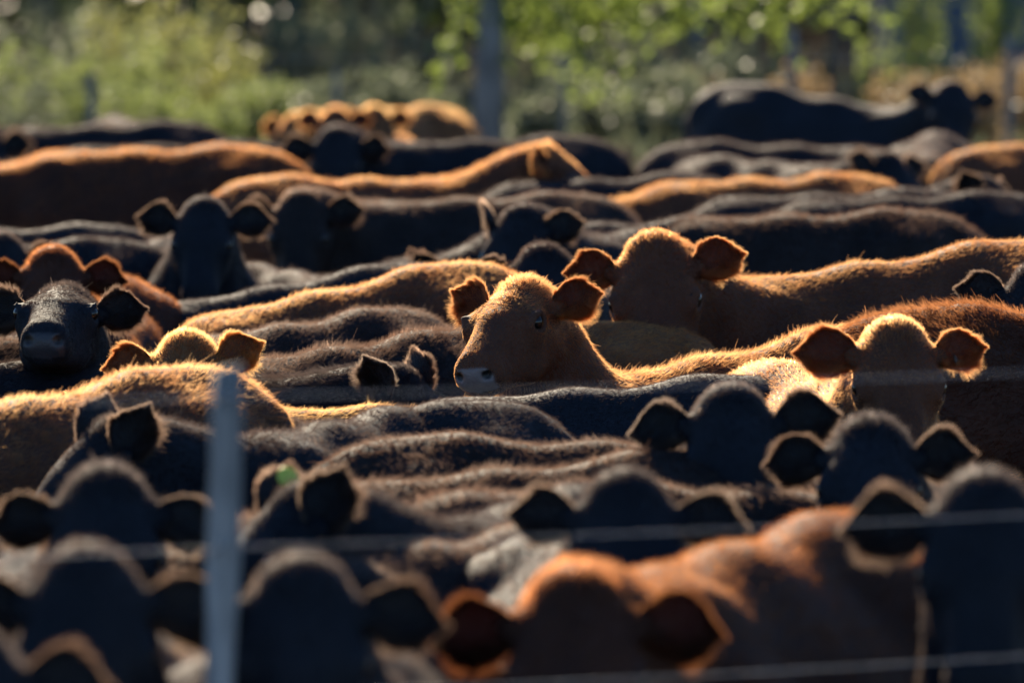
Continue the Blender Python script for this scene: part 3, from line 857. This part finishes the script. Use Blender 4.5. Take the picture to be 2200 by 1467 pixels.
# ---------------------------------------------------------------- scrub and weeds
def shrub(name, x, Y, H, wd, nst, mats, label, cat, group, lsize=.06, nl=60, dense=1.0, seed_heads=False):
    t = empty(name, (x, Y, 0))
    st, lc = [], []
    for i in range(nst):
        a = rng.uniform(0, 2 * math.pi); q = rng.uniform(.2, 1) * wd
        b = np.array([math.cos(a) * wd * .25, math.sin(a) * wd * .25, 0]) * rng.uniform(0, 1)
        h_ = H * rng.uniform(.6, 1.05)
        e = np.array([math.cos(a) * q, math.sin(a) * q, h_])
        m_ = (b + e) / 2 + np.array([0, 0, .12 * h_])
        st.append(tube([b, m_, e], [.009, .006, .002], 5))
        tt = rng.uniform(.12, 1, int(nl * dense))[:, None]
        lc.append(b * (1 - tt) ** 2 + 2 * m_ * tt * (1 - tt) + e * tt * tt + rng.normal(size=(len(tt), 3)) * (.035 + .05 * (1 - tt)))
    V, F = join(st); mesh_obj("stem", V, F, M_stem, t)
    V, F = leaves(np.concatenate(lc), lsize, up=(0, 0, .5)); mesh_obj("foliage", V, F, mats, t)
    return tag(t, label, cat, group)
weeds = [(-30, 74, 1.05, .55), (80, 77, 1.15, .6), (170, 73, .95, .5), (265, 78, 1.3, .6), (340, 74, 1.1, .5), (420, 76, 1.36, .55), (485, 74, 1.0, .45), (120, 84, 1.3, .6), (560, 73, .7, .4), (615, 74, .62, .35), (25, 70, .7, .5), (300, 70, .75, .5), (450, 70, .66, .45), (622, 60, .62, .28), (1985, 86, 1.75, .5), (2120, 88, 1.6, .45)]
WL = ["yellow green weed clump cut by the left edge", "tall pale green weed clump left of the small fence post", "weed clump standing just behind the small fence post", "tallest bright yellow green weed clump in the middle of the weeds",
      "weed clump with a bright green heart", "tall yellow weed clump at the right end of the weeds", "yellow weed clump leaning over the black back", "grey green weed clump behind the others at the far left", "low pale weed clump with whitish tips", "lowest pale weed clump next to the spread black ear",
      "low dark weed clump at the left edge", "low green weed clump above the small black heads", "low weed clump above the long red back", "small bright green weed clump between the red rump and the spread black ear", "tall lime weed standing before the left part of the blue shed", "tall lime weed standing before the right part of the blue shed"]
for iw, ((px, Y, H, wd), lab) in enumerate(zip(weeds, WL)):
    shrub("tall_weed", atY(px, Y), Y, H, wd, 20, (L_weed, L_grey, L_weed, L_yel, L_weed, L_yel, L_yel, L_grey, L_weed, L_grey, L_grey, L_weed, L_weed, L_lime, L_lime, L_lime)[iw], lab, "weed", "tall weeds beyond the fence", .06, 70)
scrub = [(560, 88, 1.3, .8), (690, 86, 1.1, .8), (800, 90, 1.3, .9), (905, 85, .9, .6), (1180, 84, .85, .6), (1310, 86, .95, .7), (1430, 83, .9, .6), (1560, 86, 1.0, .7), (1640, 80, .8, .5), (640, 75, .62, .5), (860, 76, .7, .55), (1150, 73, .6, .45), (1270, 75, .75, .5), (1390, 74, .65, .5), (1500, 75, .8, .5), (200, 80, 1.2, .5), (390, 80, 1.1, .45)]
SL = ["grey green bush at the right end of the yellow weeds", "dull green bush left of the golden cows", "dark bush behind the golden cows", "small bush left of the grey trunk", "small bush right of the grey trunk", "dull bush under the lime boughs", "bush above the rump of the far black cow", "dull bush behind the tall black cow's rump", "low bush behind the tall black cow's tail", "low grey bush behind the spread black ear", "low dusty bush directly behind the golden cows", "dusty bush touching the right side of the grey trunk", "dusty grey bush above the red profile head", "dusty bush over the middle of the far black back", "tallest dusty bush left of the tall black cow", "grey bush hidden among the yellow weeds at left", "grey bush hidden among the weeds in the middle"]
for (px, Y, H, wd), lab in zip(scrub, SL):
    shrub("bush", atY(px, Y), Y, H, wd, 16, L_grey, lab, "bush", "grey green bushes at the wood edge", .08, 80)
drys = [(1720, 76, .75, .35), (1765, 80, .85, .35), (1870, 78, .95, .45), (1950, 76, .7, .4), (2030, 79, .8, .45), (2110, 75, .75, .4), (2200, 77, .8, .4), (1480, 80, .6, .3)]
DL = ["dry tan grass clump beside the thin dark post", "tan grass clump left of the twin posts", "pale olive grass clump right of the twin posts", "tan grass clump above the tall black cow's back", "dry grass clump under the blue shed", "dry orange grass clump behind the tall cow's head", "dry grass clump at the right edge", "small tan grass clump left of the tall black cow"]
for i, ((px, Y, H, wd), lab) in enumerate(zip(drys, DL)):
    shrub("grass_clump", atY(px, Y), Y, H, wd, 26, L_dry if i not in (2, 4) else L_weed, lab, "grass clump", "dry grass clumps beyond the fence", .07, 34)
# ground cover
N_ = 22000
c = np.stack([rng.uniform(-9, 9, N_), rng.uniform(58, 100, N_), rng.uniform(.0, .22, N_)], 1)
V, F = leaves(c, .16, .12, up=(0, 0, 2.2))
o = mesh_obj("grass", V, F, L_grey); tag(o, "short dry grass beyond the yard", "grass", kind="stuff")

# ---------------------------------------------------------------- shed at the upper right
YS = 108.0
shed = empty("shed", (atY(2190, YS), YS, 0))
M_shed = plain_mat("blue_sheet", (.06, .09, .145), (.09, .125, .19), 3, rough=.5)
M_roof = plain_mat("roof_sheet", (.15, .16, .17), (.25, .26, .27), 3, rough=.6)
sx, sy, sh = 1.75, 2.0, 2.5
def box(lo, hi):
    (a, b, c_), (d, e, f) = lo, hi
    return np.array([(a, b, c_), (d, b, c_), (d, e, c_), (a, e, c_), (a, b, f), (d, b, f), (d, e, f), (a, e, f)], float), [(0, 3, 2, 1), (4, 5, 6, 7), (0, 1, 5, 4), (1, 2, 6, 5), (2, 3, 7, 6), (3, 0, 4, 7)]
parts = [box((-sx, -sy, 0), (sx, sy, sh))]
for i in range(16):
    parts.append(box((-sx - .01, -sy - .03, .08 + i * .15), (sx + .01, -sy - .002, .15 + i * .15)))
V, F = join(parts); mesh_obj("wall", V, F, M_shed, shed, smooth=False)
V = np.array([(-sx - .25, -sy - .3, sh + .003), (sx + .25, -sy - .3, sh + .003), (sx + .25, sy + .3, sh + .6), (-sx - .25, sy + .3, sh + .6), (-sx - .25, -sy - .3, sh + .06), (sx + .25, -sy - .3, sh + .06), (sx + .25, sy + .3, sh + .66), (-sx - .25, sy + .3, sh + .66)])
mesh_obj("roof", V, [(0, 3, 2, 1), (4, 5, 6, 7), (0, 1, 5, 4), (1, 2, 6, 5), (2, 3, 7, 6), (3, 0, 4, 7)], M_roof, shed, smooth=False)
tag(shed, "dark blue ribbed shed wall at the upper right behind the trees", "shed")

# ---------------------------------------------------------------- far fence
YF = 68.0
ff = empty("fence", (0, YF, 0))
xs = []
for px, top, wpx, Y in [(195, 158, 19, YF), (722, 150, 14, YF), (1210, 108, 15, YF), (1702, 62, 22, YF), (2168, 78, 22, YF)]:
    H = CAM_H - (top - HORIZON) * Y / FPX; r = wpx * Y / FPX / 2
    V, F = tube([(atY(px, Y), 0, 0), (atY(px, Y), 0, H - .02), (atY(px, Y), 0, H)], [r, r * .95, r * .7], 10)
    mesh_obj("post", V, F, M_bark, ff)
for zz in (.25, .5, .75, .98):
    V, F = tube([(x_, -.045, zz + .012 * math.sin(x_ * 2)) for x_ in np.linspace(-9, 9, 25)], [.0022] * 25, 5)
    mesh_obj("wire", V, F, M_wire, ff)
tag(ff, "far wire fence with thin dark posts between the herd and the weeds", "fence")
for px, lab in ((1796, "left of two tall thin posts standing close together"), (1828, "right of two tall thin posts standing close together")):
    Y = 72.0
    V, F = tube([(0, 0, 0), (0.005, 0, 1.0), (0, 0, 2.05), (0, 0, 2.1)], [.045, .042, .04, .03], 10)
    o = mesh_obj("gate_post", V, F, M_dbark); o.location = (atY(px, Y), Y, 0)
    tag(o, lab, "post", "twin gate posts")

# ---------------------------------------------------------------- near fence
def fenceY(px): return FPX / (1350 - (1350 - 1253) * px / 2200)
nf = empty("wire_fence", (atY(480, fenceY(480)), fenceY(480), 0))
o0 = np.array(nf.location)
# hewn stake: a slightly crooked squared section
k = np.linspace(0, 1, 22)
zs = k * 1.612
cx = (zs - 1.612) * .042 + .003 * np.sin(k * 11); cy = .004 * np.sin(k * 8 + 1)
V, F = [], []
sec = [(math.cos(f) * (1 + .08 * math.sin(3 * f)), math.sin(f) * (1 + .06 * math.cos(2 * f))) for f in np.linspace(0, 2 * math.pi, 13)[:-1]]
for i in range(22):
    wv = .0255 * (1 + .07 * math.sin(k[i] * 17) + .05 * math.sin(k[i] * 41))
    for a, b in sec:
        V.append((cx[i] + .010 + wv * a, cy[i] + wv * b, zs[i] + (.006 * a if i == 21 else 0)))
for i in range(21):
    for j in range(12):
        F.append((i * 12 + j, i * 12 + (j + 1) % 12, (i + 1) * 12 + (j + 1) % 12, (i + 1) * 12 + j))
F.append(tuple(range(21 * 12, 22 * 12))); F.append(tuple(reversed(range(12))))
mesh_obj("post", np.array(V), F, M_wood, nf)
def fpt(px): return np.array([atY(px, fenceY(px)), fenceY(px) - .034, 0]) - o0
for zz in (1.567, 1.323, 1.080, .82, .55, .28):
    pts = [fpt(px) + [0, 0, zz - .010 * math.sin(max(0, min(1, (px - 480) / 2600)) * math.pi)] for px in np.linspace(-900, 3400, 40)]
    V, F = tube(pts, [.0010] * 40, 6)
    wr = mesh_obj("wire", V, F, M_wire, nf)
    a = fpt(480) + [(zz - 1.612) * .042 + .010, 0, zz]
    V, F = tube([a + [-.022, .004, -.012], a + [-.014, -.004, 0], a + [0, -.006, .006], a + [.014, -.004, 0], a + [.022, .004, .012]], [.0026] * 5, 6)
    mesh_obj("tie", V, F, M_wire, wr)
tag(nf, "near wire fence with one weathered grey stake before the herd", "fence")
print("built", time.time() - T0)
